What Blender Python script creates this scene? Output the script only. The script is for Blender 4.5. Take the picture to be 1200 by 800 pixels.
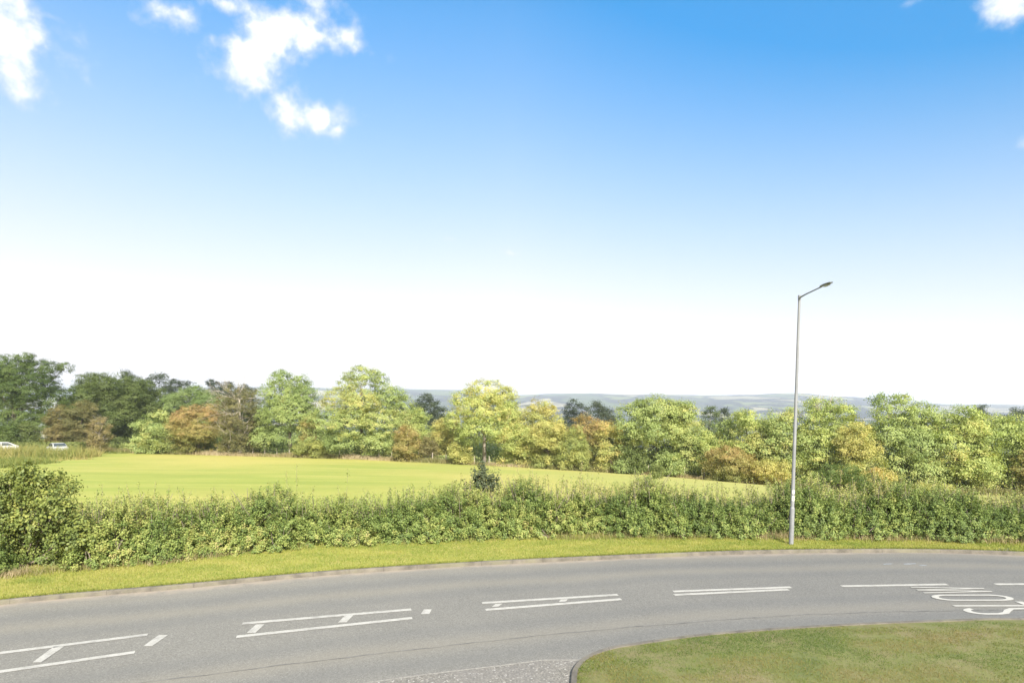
import bpy, math, random
import numpy as np

for o in list(bpy.data.objects):
    bpy.data.objects.remove(o, do_unlink=True)
SC = bpy.context.scene
COL = SC.collection
R = math.radians
random.seed(4); RNG = np.random.default_rng(4)

# ------------------------------------------------------------------ camera
H, F, YH = 4.6, 700.0, 480.0          # eye height (m), focal length and horizon row of a 1200 px wide frame
cam = bpy.data.cameras.new('camera'); co = bpy.data.objects.new('camera', cam); COL.objects.link(co)
cam.sensor_width = 36.0; cam.lens = 36.0*F/1200; cam.shift_y = (YH-400)/1200
cam.clip_start = 0.1; cam.clip_end = 40000
co.location = (0, 0, H); co.rotation_euler = (R(90), 0, 0)
SC.camera = co

# ------------------------------------------------------------------ sun, sky, exposure
SUN_EL, SUN_AZ = 33.0, 164.0          # azimuth clockwise from +Y (view direction): behind the camera, to its right
sl = bpy.data.lights.new('sun', 'SUN'); sl.energy = 4.6; sl.angle = R(0.53); sl.color = (1.0, 0.95, 0.86)
so = bpy.data.objects.new('sun', sl); COL.objects.link(so)
so.rotation_euler = (R(90-SUN_EL), 0, R(180-SUN_AZ))
so.location = (30, -40, 60)

SC.view_settings.view_transform = 'Standard'; SC.view_settings.look = 'None'
SC.view_settings.exposure = 1.35; SC.view_settings.gamma = 1.0
SC.view_settings.use_curve_mapping = False
SC.render.engine = 'CYCLES'
SC.cycles.max_bounces = 6; SC.cycles.diffuse_bounces = 3; SC.cycles.glossy_bounces = 2
SC.cycles.transmission_bounces = 3; SC.cycles.volume_bounces = 0; SC.cycles.transparent_max_bounces = 4
SC.cycles.caustics_reflective = False; SC.cycles.caustics_refractive = False
SC.cycles.sample_clamp_indirect = 4.0
SC.cycles.use_denoising = True; SC.cycles.denoiser = 'OPENIMAGEDENOISE'

world = bpy.data.worlds.new('World'); SC.world = world; world.use_nodes = True
nt = world.node_tree; nt.nodes.clear()
def wn(t, **k):
    n = nt.nodes.new(t)
    for a, b in k.items(): setattr(n, a, b)
    return n
def wl(a, b): nt.links.new(a, b)
def wmath(op, a, b=None, c=None, clamp=False):
    n = wn('ShaderNodeMath', operation=op, use_clamp=clamp)
    for i, v in enumerate((a, b, c)):
        if v is None: continue
        if isinstance(v, (int, float)): n.inputs[i].default_value = v
        else: wl(v, n.inputs[i])
    return n.outputs[0]
out = wn('ShaderNodeOutputWorld')
sky = wn('ShaderNodeTexSky', sky_type='NISHITA', sun_disc=False)
sky.sun_elevation = R(SUN_EL); sky.sun_rotation = R(SUN_AZ)
sky.altitude = 0; sky.air_density = 1.0; sky.dust_density = 0.6; sky.ozone_density = 1.6
bg = wn('ShaderNodeBackground'); bg.inputs[1].default_value = 0.15
tc = wn('ShaderNodeTexCoord')
hsv = wn('ShaderNodeMix', data_type='RGBA', blend_type='MULTIPLY'); hsv.inputs[0].default_value = 1.0
wl(sky.outputs[0], hsv.inputs[6]); hsv.inputs[7].default_value = (.06, .51, .70, 1)
sx_ = wn('ShaderNodeSeparateXYZ'); wl(tc.outputs['Generated'], sx_.inputs[0])
el_ = wmath('MAXIMUM', sx_.outputs[2], 0.0)
hazy = wmath('ADD', wmath('MULTIPLY_ADD', el_, -4.114, 1.515), wmath('MULTIPLY', wmath('MULTIPLY', el_, el_), 2.70))
hazy = wmath('ADD', hazy, wmath('MULTIPLY', wmath('MAXIMUM', sx_.outputs[0], 0.0), -.42))
hazy = wmath('MINIMUM', wmath('MAXIMUM', hazy, 0.0), 1.0)
milk = wn('ShaderNodeMix', data_type='RGBA'); wl(hazy, milk.inputs[0])
deep = wn('ShaderNodeVectorMath', operation='SCALE'); wl(hsv.outputs[2], deep.inputs[0]); wl(wmath('MINIMUM', wmath('MULTIPLY_ADD', el_, 1.25, .42), 1.1), deep.inputs['Scale']); wl(deep.outputs[0], milk.inputs[6]); milk.inputs[7].default_value = (3.0, 2.82, 2.74, 1)
sd_ = wn('ShaderNodeVectorMath', operation='DOT_PRODUCT'); wl(tc.outputs['Generated'], sd_.inputs[0])
sd_.inputs[1].default_value = (math.cos(R(SUN_EL))*math.sin(R(SUN_AZ)), math.cos(R(SUN_EL))*math.cos(R(SUN_AZ)), math.sin(R(SUN_EL)))
glow = wmath('POWER', wmath('MAXIMUM', sd_.outputs['Value'], 0.0), 1.4)      # hazy bright half of the sky round the sun
veil = wn('ShaderNodeMix', data_type='RGBA'); wl(glow, veil.inputs[0]); wl(milk.outputs[2], veil.inputs[6]); veil.inputs[7].default_value = (5.6, 5.3, 4.7, 1)
# clouds far outside everything: each one a patch of directions with a ragged noise edge
nz = wn('ShaderNodeTexNoise'); nz.inputs['Scale'].default_value = 11.0; nz.inputs['Detail'].default_value = 9.0
nz.inputs['Roughness'].default_value = 0.6; nz.inputs['Distortion'].default_value = 0.12
wl(tc.outputs['Generated'], nz.inputs['Vector'])
nz2 = wn('ShaderNodeTexNoise'); nz2.inputs['Scale'].default_value = 26.0; nz2.inputs['Detail'].default_value = 6.0
wl(tc.outputs['Generated'], nz2.inputs['Vector'])
CLOUDS = [  # bearing x, row y, half width, half height, tilt, density
    (-14, 52, 74, 62, 0, 1.0), (-30, 10, 70, 40, 0, .9), (288, 74, 40, 30, 35, 1.05), (338, 36, 60, 26, 12, 1.05), (372, 40, 58, 22, -8, .8), (366, 136, 42, 22, 8, 1.12), (394, 152, 22, 12, 15, .9),
    (408, 44, 44, 16, -10, .9), (196, 14, 38, 18, 15, 1.05), (262, 4, 42, 18, 10, .88), (360, 0, 60, 20, 0, .66), (62, 20, 22, 12, 0, .62),
    (1186, 4, 56, 30, -14, 1.0), (1200, 172, 18, 20, 0, .62), (1102, 44, 26, 18, -50, .5), (1080, 0, 30, 10, 0, .55),
    (600, 297, 30, 10, -10, .50), (525, 280, 26, 8, 0, .42), (60, 108, 40, 16, -20, .5)]
mask = None
for (px, py, rx, ry, tilt, den) in CLOUDS:
    c = np.array([(px-600)/F, 1.0, (YH-py)/F]); L = np.linalg.norm(c); c = c/L
    right = np.cross(c, [0, 0, 1.0]); right /= np.linalg.norm(right); up = np.cross(right, c)
    ct, st = math.cos(R(tilt)), math.sin(R(tilt))
    a1 = (right*ct + up*st); a2 = (up*ct - right*st)
    sx, sy = rx*1.22/F/L, ry*1.22/F/L
    d1 = wn('ShaderNodeVectorMath', operation='DOT_PRODUCT'); wl(tc.outputs['Generated'], d1.inputs[0]); d1.inputs[1].default_value = tuple(a1/sx)
    d2 = wn('ShaderNodeVectorMath', operation='DOT_PRODUCT'); wl(tc.outputs['Generated'], d2.inputs[0]); d2.inputs[1].default_value = tuple(a2/sy)
    d3 = wn('ShaderNodeVectorMath', operation='DOT_PRODUCT'); wl(tc.outputs['Generated'], d3.inputs[0]); d3.inputs[1].default_value = tuple(c)
    q = wmath('ADD', wmath('MULTIPLY', d1.outputs['Value'], d1.outputs['Value']), wmath('MULTIPLY', d2.outputs['Value'], d2.outputs['Value']))
    m = wmath('MULTIPLY_ADD', wmath('SQRT', q), -0.9, den*1.22)
    m = wmath('MULTIPLY', wmath('MAXIMUM', m, 0.0), wmath('GREATER_THAN', d3.outputs['Value'], 0.0))
    mask = m if mask is None else wmath('MAXIMUM', mask, m)
nv = wmath('MULTIPLY_ADD', wmath('ADD', nz.outputs[0], -0.5), 2.6, 0.0)
nv2 = wmath('MULTIPLY_ADD', wmath('ADD', nz2.outputs[0], -0.5), 1.9, 0.0)
dens = wmath('ADD', wmath('ADD', mask, nv), nv2)
sm = wn('ShaderNodeMapRange', interpolation_type='SMOOTHSTEP'); sm.inputs['From Min'].default_value = 0.27; sm.inputs['From Max'].default_value = 1.3
wl(dens, sm.inputs['Value'])
gate = wmath('MULTIPLY', sm.outputs[0], wmath('MINIMUM', wmath('MULTIPLY', mask, 3.0), 1.0))
mix = wn('ShaderNodeMix', data_type='RGBA'); wl(gate, mix.inputs[0]); wl(veil.outputs[2], mix.inputs[6]); shade = wn('ShaderNodeMix', data_type='RGBA'); shade.inputs[6].default_value = (2.25, 2.38, 2.62, 1); shade.inputs[7].default_value = (3.2, 3.2, 3.25, 1)
thick = wn('ShaderNodeMapRange', interpolation_type='SMOOTHSTEP'); thick.inputs['From Min'].default_value = .55; thick.inputs['From Max'].default_value = 1.15; wl(dens, thick.inputs['Value']); wl(thick.outputs[0], shade.inputs[0])
wl(shade.outputs[2], mix.inputs[7])
wl(mix.outputs[2], bg.inputs[0]); wl(bg.outputs[0], out.inputs[0])

# ------------------------------------------------------------------ helpers
def gp(px, py, z=0.0):
    """point of a level surface at height z along a bearing of the survey view"""
    d = (H-z)*F/(py-YH)
    return ((px-600)*d/F, d)
def catmull(pts, n=12):
    P = np.array(pts, float); P = np.vstack([2*P[0]-P[1], P, 2*P[-1]-P[-2]]); o = []
    for i in range(1, len(P)-2):
        for t in np.linspace(0, 1, n, endpoint=False):
            a, b, c, d = P[i-1], P[i], P[i+1], P[i+2]
            o.append(0.5*((2*b)+(c-a)*t+(2*a-5*b+4*c-d)*t*t+(3*b-3*c+d-a)*t**3))
    o.append(P[-2]); return np.array(o)
def props(o, label=None, cat=None, group=None, kind=None):
    if label: o['label'] = label
    if cat: o['category'] = cat
    if group: o['group'] = group
    if kind: o['kind'] = kind
    return o
def link(name, me, mat=None, parent=None):
    o = bpy.data.objects.new(name, me); COL.objects.link(o)
    if mat is not None: me.materials.append(mat)
    if parent is not None: o.parent = parent
    return o
def empty(name, loc):
    o = bpy.data.objects.new(name, None); COL.objects.link(o); o.location = loc; o.empty_display_size = 0.3
    return o
def mesh_np(name, V, faces_n, idx, attrs=None, smooth=False):
    """V (n,3); idx flat loops; faces_n verts per face"""
    me = bpy.data.meshes.new(name); nf = len(idx)//faces_n
    me.vertices.add(len(V)); me.vertices.foreach_set('co', np.asarray(V, np.float32).ravel())
    me.loops.add(len(idx)); me.loops.foreach_set('vertex_index', np.asarray(idx, np.int32))
    me.polygons.add(nf); me.polygons.foreach_set('loop_start', np.arange(nf, dtype=np.int32)*faces_n)
    if smooth: me.polygons.foreach_set('use_smooth', np.ones(nf, bool))
    for k, (dom, v) in (attrs or {}).items():
        a = me.attributes.new(k, 'FLOAT', dom); a.data.foreach_set('value', np.asarray(v, np.float32))
    me.update(calc_edges=True)
    return me
class MB:
    """collects boxes, tubes and sheets into one mesh"""
    def __init__(s): s.v = []; s.f = []
    def add(s, v, f):
        b = len(s.v); s.v += [tuple(map(float, p)) for p in v]; s.f += [tuple(i+b for i in q) for q in f]; return s
    def box(s, c, d, rz=0.0):
        x, y, z = d[0]/2, d[1]/2, d[2]/2; cs, sn = math.cos(rz), math.sin(rz); v = []
        for (a, b, e) in ((-1,-1,-1),(1,-1,-1),(1,1,-1),(-1,1,-1),(-1,-1,1),(1,-1,1),(1,1,1),(-1,1,1)):
            X, Y = a*x, b*y; v.append((c[0]+X*cs-Y*sn, c[1]+X*sn+Y*cs, c[2]+e*z))
        return s.add(v, [(0,3,2,1),(4,5,6,7),(0,1,5,4),(1,2,6,5),(2,3,7,6),(3,0,4,7)])
    def tube(s, pts, rad, n=8, cap=True):
        P = [np.array(p, float) for p in pts]; v = []; f = []
        if not hasattr(rad, '__len__'): rad = [rad]*len(P)
        for i, p in enumerate(P):
            t = P[min(i+1, len(P)-1)]-P[max(i-1, 0)]; t = t/(np.linalg.norm(t)+1e-9)
            a = np.array([1.0,0,0]) if abs(t[0]) < .8 else np.array([0,1.0,0])
            u = np.cross(t, a); u /= np.linalg.norm(u); w = np.cross(t, u)
            for k in range(n):
                th = 2*math.pi*k/n; v.append(p+rad[i]*(u*math.cos(th)+w*math.sin(th)))
        for i in range(len(P)-1):
            for k in range(n):
                k2 = (k+1) % n; f.append((i*n+k, i*n+k2, (i+1)*n+k2, (i+1)*n+k))
        if cap: f.append(tuple(range(n-1, -1, -1))); f.append(tuple((len(P)-1)*n+k for k in range(n)))
        return s.add(v, f)
    def mesh(s, name, smooth=False):
        me = bpy.data.meshes.new(name); me.from_pydata(s.v, [], s.f)
        if smooth: me.polygons.foreach_set('use_smooth', np.ones(len(me.polygons), bool))
        me.update(); return me
    def build(s, name, mat, parent=None, smooth=False): return link(name, s.mesh(name, smooth), mat, parent)
def vnoise(x, y, seed=0):
    """smooth value noise on numpy arrays"""
    x = np.asarray(x, float); y = np.asarray(y, float)
    xi = np.floor(x).astype(int); yi = np.floor(y).astype(int); xf = x-xi; yf = y-yi
    def h(a, b):
        n = (a*374761393 + b*668265263 + seed*974634) & 0x7fffffff
        n = ((n ^ (n >> 13))*1274126177) & 0x7fffffff
        return ((n ^ (n >> 16)) & 0xffff)/65535.0
    u = xf*xf*(3-2*xf); v = yf*yf*(3-2*yf)
    return (h(xi, yi)*(1-u)+h(xi+1, yi)*u)*(1-v)+(h(xi, yi+1)*(1-u)+h(xi+1, yi+1)*u)*v
def fbm(x, y, seed=0, o=4):
    s = 0; a = .5; t = 0
    for k in range(o):
        s = s+a*vnoise(np.asarray(x)*2**k, np.asarray(y)*2**k, seed+k*7); t += a; a *= .5
    return s/t

# ------------------------------------------------------------------ materials
def mat(name):
    m = bpy.data.materials.new(name); m.use_nodes = True; t = m.node_tree
    return m, t, t.nodes['Principled BSDF']
def N(t, ty, **k):
    n = t.nodes.new(ty)
    for a, b in k.items(): setattr(n, a, b)
    return n
def ramp(t, fac, stops):
    r = N(t, 'ShaderNodeValToRGB'); e = r.color_ramp.elements
    while len(e) < len(stops): e.new(0.5)
    for q, (p, c) in zip(e, stops): q.position = p; q.color = (*c, 1)
    t.links.new(fac, r.inputs[0]); return r.outputs[0]
def noise(t, scale, detail=4.0, rough=0.55, vec=None, dist=0.0):
    n = N(t, 'ShaderNodeTexNoise'); n.inputs['Scale'].default_value = scale; n.inputs['Detail'].default_value = detail
    n.inputs['Roughness'].default_value = rough; n.inputs['Distortion'].default_value = dist
    if vec is not None: t.links.new(vec, n.inputs['Vector'])
    return n.outputs[0]
def mixc(t, fac, a, b, blend='MIX'):
    m = N(t, 'ShaderNodeMix', data_type='RGBA', blend_type=blend)
    for i, v in ((0, fac), (6, a), (7, b)):
        if isinstance(v, (int, float)): m.inputs[i].default_value = v
        elif isinstance(v, tuple): m.inputs[i].default_value = (*v, 1)
        else: t.links.new(v, m.inputs[i])
    return m.outputs[2]
def mth(t, op, a, b=0.0, c=0.0, clamp=False):
    n = N(t, 'ShaderNodeMath', operation=op, use_clamp=clamp)
    for i, v in enumerate((a, b, c)):
        if isinstance(v, (int, float)): n.inputs[i].default_value = v
        else: t.links.new(v, n.inputs[i])
    return n.outputs[0]
def mrange(t, v, a, b, c=0.0, d=1.0):
    n = N(t, 'ShaderNodeMapRange', interpolation_type='SMOOTHSTEP')
    for i, x in zip((1, 2, 3, 4), (a, b, c, d)): n.inputs[i].default_value = x
    t.links.new(v, n.inputs[0]); return n.outputs[0]
def pos(t): return N(t, 'ShaderNodeNewGeometry').outputs['Position']
def bump(t, p, h, strength=.4, dist=.02):
    b = N(t, 'ShaderNodeBump'); b.inputs['Strength'].default_value = strength; b.inputs['Distance'].default_value = dist
    t.links.new(h, b.inputs['Height']); t.links.new(b.outputs[0], p.inputs['Normal'])
def attr(t, n):
    a = N(t, 'ShaderNodeAttribute'); a.attribute_name = n; return a.outputs['Fac']
def plain(name, c, rough=.6, metal=0.0, var=.12, scale=6.0):
    m, t, p = mat(name); tcn = N(t, 'ShaderNodeTexCoord')
    n = noise(t, scale, 5, .6, tcn.outputs['Object'])
    lo = tuple(max(0, x*(1-var)) for x in c); hi = tuple(min(1, x*(1+var)) for x in c)
    t.links.new(ramp(t, n, [(.3, lo), (.7, hi)]), p.inputs['Base Color']); p.inputs['Roughness'].default_value = rough
    p.inputs['Metallic'].default_value = metal; return m
LEAFM = {}
def leaf_mat(name, cols, trans=.36):
    """leaf colours picked by a per-leaf tint value"""
    m = bpy.data.materials.new(name); m.use_nodes = True; t = m.node_tree; p = t.nodes['Principled BSDF']
    c = ramp(t, attr(t, 'tint'), [(i/(len(cols)-1), q) for i, q in enumerate(cols)])
    t.links.new(c, p.inputs['Base Color']); p.inputs['Roughness'].default_value = .55
    p.inputs['Specular IOR Level'].default_value = .3
    tr = N(t, 'ShaderNodeBsdfTranslucent')
    t.links.new(mixc(t, 1.0, c, (1.15, 1.15, .55), 'MULTIPLY'), tr.inputs[0])
    mx = N(t, 'ShaderNodeMixShader'); mx.inputs[0].default_value = trans
    t.links.new(p.outputs[0], mx.inputs[1]); t.links.new(tr.outputs[0], mx.inputs[2])
    t.links.new(mx.outputs[0], t.nodes['Material Output'].inputs[0]); LEAFM[name] = m; return m
leaf_mat('dark_green', [(.060,.094,.024), (.092,.135,.031), (.135,.18,.044), (.195,.215,.062)])
leaf_mat('mid_green', [(.078,.108,.032), (.122,.158,.044), (.175,.205,.058), (.245,.25,.078)])
leaf_mat('fresh_green', [(.165,.225,.075), (.245,.31,.105), (.335,.39,.135), (.45,.44,.155), (.49,.40,.145)], .38)
leaf_mat('yellow_green', [(.205,.26,.085), (.295,.36,.115), (.395,.44,.14), (.49,.45,.155), (.52,.40,.145)], .38)
leaf_mat('golden', [(.27,.31,.098), (.39,.395,.125), (.48,.425,.145), (.52,.38,.15)])
leaf_mat('orange_brown', [(.18,.205,.062), (.29,.27,.085), (.36,.285,.105), (.40,.265,.12)])
leaf_mat('olive_brown', [(.115,.125,.045), (.175,.165,.062), (.235,.20,.08), (.29,.225,.095)])
leaf_mat('blue_green', [(.045,.062,.036), (.062,.082,.044), (.085,.105,.052), (.12,.135,.065)])
leaf_mat('hedge_leaf', [(.090,.132,.034), (.150,.205,.052), (.235,.282,.074), (.325,.325,.098), (.34,.28,.125)], .28)
leaf_mat('bush_leaf', [(.09,.12,.032), (.15,.185,.045), (.25,.27,.065), (.34,.31,.095)], .28)
leaf_mat('dry_grass', [(.17,.17,.06), (.26,.22,.10), (.36,.29,.17), (.40,.33,.21)], .3)
leaf_mat('rough_grass', [(.13,.16,.035), (.21,.215,.055), (.29,.25,.085), (.36,.29,.13)], .3)
leaf_mat('verge_blade', [(.145,.195,.030), (.215,.245,.044), (.29,.285,.066), (.37,.32,.12)], .3)
leaf_mat('lawn_blade', [(.065,.112,.014), (.108,.148,.020), (.155,.162,.032), (.20,.16,.052)], .3)
BARK = plain('bark', (.16,.13,.10), .9, var=.35, scale=3)
GREYBARK = plain('grey_bark', (.26,.225,.18), .9, var=.3, scale=3)
PALEBARK = plain('pale_bark', (.38,.335,.27), .9, var=.25, scale=3)

# ------------------------------------------------------------------ lay of the land
LINE = [(-320,522,100), (-100,524,95), (0,524,92), (200,530,88), (420,536,82), (600,545,76), (760,555,70), (900,568,64), (1050,576,60), (1200,580,58), (1450,580,56)]
LX = np.array([(a-600)*d/F for a, b, d in LINE]); LY = np.array([d for a, b, d in LINE], float)
LZ = np.array([H-(b-YH)*d/F for a, b, d in LINE])
def line_y(x): return np.interp(x, LX, LY)
RIDGE = [(0,455),(300,455),(480,457),(540,458.5),(600,463.5),(625,462.5),(670,461.5),(760,462),(830,463.5),(870,463.5),(930,461.5),(960,464),(1010,466.5),(1060,470),(1100,473.5),(1170,474.5),(1300,476)]
def terrain(x, y):
    x = np.asarray(x, float); y = np.asarray(y, float)
    yl = line_y(x); zl = np.interp(x, LX, LZ)
    t = np.clip((y-23)/(yl-23), 0, 1); near = zl*t**1.15
    past = np.clip(y-yl, 0, None)
    z = near-24*(1-np.exp(-past/300.0))
    ux = np.where(y > 300, x/np.maximum(y, 1)*F+600, 600)
    row = np.interp(ux, [a for a, b in RIDGE], [b for a, b in RIDGE])
    # two ridges: a nearer green shoulder and the skyline at 4.2 km
    top = H+(YH-row)*4200/F+fbm(x/500+3, y/500, 5)*14-7+(fbm(x/110, y/110, 15)-.5)*14
    s = np.clip((y-1500)/2700, 0, 1); s = s*s*(3-2*s)
    z = z+(top+26)*s
    z = z+np.clip((y-400)/1500, 0, 1)*(fbm(x/420, y/420, 11)-.5)*14*(1-s*.5)
    z = z-np.clip((y-4300)/2500, 0, 1)*50
    return z

FARP = [gp(*p) for p in ((-160,735),(0,708.5),(200,690.5),(400,672.5),(600,660.3),(800,651.5),(900,648.5),(1000,647.3),(1100,647.6),(1200,650.5),(1320,656))]
NEARP = [(-15.5,2.2),(-12.3,5.3),(-6.5,8.4),(-2.44,10.06),(0,10.80),(1.5,11.28),gp(800,748),gp(900,739),gp(1000,733),gp(1100,729),gp(1200,727),(16,12.7),(22,11.2)]
def curve_fn(P):
    C = catmull(P, 16); xs, ys = C[:,0], C[:,1]
    m0 = (ys[4]-ys[0])/(xs[4]-xs[0]); m1 = (ys[-1]-ys[-5])/(xs[-1]-xs[-5])
    def fn(x):
        x = np.asarray(x, float); y = np.interp(x, xs, ys)
        a = np.minimum(x-xs[0], 0); b = np.maximum(x-xs[-1], 0)
        return y+m0*a-.009*a*a+m1*b-.009*b*b
    return fn
far_y = curve_fn(FARP); hedge_y = curve_fn([gp(*p) for p in ((-170,706),(0,680),(100,670),(200,661),(300,650),(450,641),(600,633.5),(750,632.5),(930,632.5),(1100,635.5),(1200,638),(1330,642))]); near_y = curve_fn(NEARP)

def strip(name, xs, y0, y1, z, m, nv=2, attrs=True, zfun=None):
    """a sheet between two curves with its across coordinate kept as an attribute"""
    V = []; A = []
    for j in range(nv):
        v = j/(nv-1); yy = y0*(1-v)+y1*v
        zz = np.full_like(xs, z) if zfun is None else zfun(xs, yy, v)
        V.append(np.stack([xs, yy, zz], 1)); A.append(np.full(len(xs), v))
    V = np.concatenate(V); A = np.concatenate(A); n = len(xs); idx = []
    i = np.arange(n-1)
    for j in range(nv-1):
        idx.append(np.stack([j*n+i, j*n+i+1, (j+1)*n+i+1, (j+1)*n+i], 1))
    idx = np.concatenate(idx).ravel()
    return link(name, mesh_np(name, V, 4, idx, {'across': ('POINT', A)}, True), m)

# ground: one sheet to the horizon (the field, the valley and the far slopes)
gx = np.unique(np.concatenate([np.linspace(-7000,-400,60), np.linspace(-400,-120,40), np.linspace(-120,120,121), np.linspace(120,400,40), np.linspace(400,7000,60)]))
gy = np.unique(np.concatenate([np.linspace(-400,-20,10), np.linspace(-20,140,81), np.linspace(140,500,50), np.linspace(500,4600,150), np.linspace(4600,9000,12)]))
GX, GY = np.meshgrid(gx, gy); GZ = terrain(GX, GY)
GZ = GZ-0.06
n = len(gx); I, J = np.meshgrid(np.arange(len(gy)-1), np.arange(n-1), indexing='ij')
q = np.stack([I*n+J, I*n+J+1, (I+1)*n+J+1, (I+1)*n+J], -1).reshape(-1)
gm, t, p = mat('field_grass')
P_ = pos(t); sep = N(t, 'ShaderNodeSeparateXYZ'); t.links.new(P_, sep.inputs[0])
mp = N(t, 'ShaderNodeMapping'); t.links.new(P_, mp.inputs[0]); mp.inputs['Scale'].default_value = (.06, .34, .06); mp.inputs['Rotation'].default_value = (0, 0, .12)
n1 = noise(t, 1.0, 6, .62, mp.outputs[0], .4); n2 = noise(t, 1.3, 5, .7, P_); n3 = noise(t, .035, 3, .5, P_)
f1 = ramp(t, n1, [(.30, (.20,.24,.046)), (.50, (.255,.28,.060)), (.70, (.33,.32,.085))])
f1 = mixc(t, mrange(t, n3, .40, .66), f1, (.36,.32,.09))
f1 = mixc(t, mrange(t, mth(t, 'ADD', sep.outputs[0], mth(t, 'MULTIPLY', sep.outputs[1], .35)), 8, 44, 0, .75), f1, (.36,.335,.115))   # drier towards the right-hand corner
f1 = mixc(t, mrange(t, n2, .52, .75, 0, .5), f1, (.19,.215,.04))
# past the tree line: hedged fields, stubble and woods
vo = N(t, 'ShaderNodeTexVoronoi', feature='F1'); vo.inputs['Scale'].default_value = 1.0; vo.inputs['Randomness'].default_value = .9
mp2 = N(t, 'ShaderNodeMapping'); t.links.new(P_, mp2.inputs[0]); mp2.inputs['Scale'].default_value = (.0034, .0011, 0)
nw = N(t, 'ShaderNodeTexNoise'); nw.inputs['Scale'].default_value = .004; t.links.new(P_, nw.inputs['Vector'])
ad = N(t, 'ShaderNodeVectorMath', operation='MULTIPLY_ADD'); t.links.new(nw.outputs['Color'], ad.inputs[0]); ad.inputs[1].default_value = (.5,.5,0); t.links.new(mp2.outputs[0], ad.inputs[2])
t.links.new(ad.outputs[0], vo.inputs['Vector'])
sc_ = N(t, 'ShaderNodeSeparateColor'); t.links.new(vo.outputs['Color'], sc_.inputs[0])
pf = ramp(t, sc_.outputs[0], [(0, (.022,.030,.018)), (.22, (.06,.085,.030)), (.45, (.13,.15,.05)), (.68, (.33,.29,.18)), (.85, (.05,.065,.026)), (1, (.20,.21,.08))])
ve = N(t, 'ShaderNodeTexVoronoi', feature='DISTANCE_TO_EDGE'); ve.inputs['Scale'].default_value = 1.0; ve.inputs['Randomness'].default_value = .9; t.links.new(ad.outputs[0], ve.inputs['Vector'])
pf = mixc(t, mrange(t, ve.outputs['Distance'], .03, .06, 1, 0), pf, (.014,.021,.013))
mp3 = N(t, 'ShaderNodeMapping'); t.links.new(P_, mp3.inputs[0]); mp3.inputs['Scale'].default_value = (.0022, .0024, 0)
pf = mixc(t, mrange(t, noise(t, 1.0, 5, .6, mp3.outputs[0]), .52, .57), pf, (.013,.019,.012))
f1 = mixc(t, mrange(t, sep.outputs[1], 110, 200), f1, pf)
t.links.new(f1, p.inputs['Base Color']); p.inputs['Roughness'].default_value = .9; p.inputs['Specular IOR Level'].default_value = .15
bump(t, p, noise(t, 7.0, 4, .7, P_), .5, .08)
props(link('ground', mesh_np('ground', np.stack([GX.ravel(), GY.ravel(), GZ.ravel()], 1), 4, q, None, True), gm), kind='structure')

# haze: still air from the house to the skyline
hz = MB().box((0, 4200, 95), (13000, 9000, 260))
hm = bpy.data.materials.new('air'); hm.use_nodes = True; ht = hm.node_tree; ht.nodes.clear()
ho = N(ht, 'ShaderNodeOutputMaterial'); pv = N(ht, 'ShaderNodeVolumePrincipled'); pv.inputs['Color'].default_value = (.80,.87,1.0,1); pv.inputs['Density'].default_value = 1.9e-4
ht.links.new(pv.outputs[0], ho.inputs['Volume'])
props(hz.build('haze', hm), kind='stuff')

# ------------------------------------------------------------------ road
rm, t, p = mat('asphalt'); P_ = pos(t); ac = attr(t, 'across')
base = ramp(t, noise(t, .55, 5, .6, P_), [(.3, (.150,.143,.126)), (.7, (.182,.172,.150))])
ch = N(t, 'ShaderNodeTexVoronoi', feature='F1'); ch.inputs['Scale'].default_value = 55; t.links.new(P_, ch.inputs['Vector'])
chs = N(t, 'ShaderNodeSeparateColor'); t.links.new(ch.outputs['Color'], chs.inputs[0])
base = mixc(t, .5, base, ramp(t, chs.outputs[0], [(0, (.085,.081,.072)), (.55, (.165,.158,.138)), (.9, (.22,.21,.185)), (1, (.30,.29,.26))]))
wob = mth(t, 'MULTIPLY_ADD', mth(t, 'ADD', noise(t, .18, 3, .5, P_), -.5), .10, 0.0)
a2 = mth(t, 'ADD', ac, wob)
for (c, w, k) in ((.14,.06,.42), (.34,.06,.36), (.66,.06,.36), (.84,.05,.42)):   # worn wheel tracks
    dd = mth(t, 'ABSOLUTE', mth(t, 'ADD', a2, -c))
    base = mixc(t, mrange(t, dd, 0, w, k, 0), base, (.128,.126,.118))
for (c, w, k) in ((.24,.07,.42), (.75,.06,.42), (.93,.05,.35)):
    dd = mth(t, 'ABSOLUTE', mth(t, 'ADD', a2, -c))
    base = mixc(t, mrange(t, dd, 0, w, k, 0), base, (.215,.195,.155))
edge = mth(t, 'MAXIMUM', mrange(t, a2, .935, .99), mrange(t, ac, .03, .0, 0, .8))
base = mixc(t, mth(t, 'MULTIPLY', edge, mrange(t, noise(t, 2.2, 5, .7, P_), .3, .6, .35, .95)), base, (.275,.235,.185))
spot = noise(t, 3.1, 3, .5, P_); base = mixc(t, mrange(t, spot, .70, .76, 0, .35), base, (.10,.098,.095))
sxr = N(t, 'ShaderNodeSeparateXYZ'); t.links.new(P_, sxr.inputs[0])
base = mixc(t, mrange(t, mth(t, 'ADD', sxr.outputs[0], mth(t, 'MULTIPLY', noise(t, .12, 3, .5, P_), 9.0)), -2, 14, 0, .55), base, mixc(t, 1.0, base, (.72,.74,.80), 'MULTIPLY'))   # lens vignette painted into the road colour: darker and bluer towards the right
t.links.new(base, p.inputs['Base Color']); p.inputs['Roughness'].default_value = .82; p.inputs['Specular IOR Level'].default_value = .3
bump(t, p, noise(t, 95, 3, .7, P_), .5, .006)
RX = np.linspace(-34, 40, 297)
props(strip('road', RX, near_y(RX)-.6, far_y(RX)+.02, 0.0, rm, 15), kind='structure')

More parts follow.
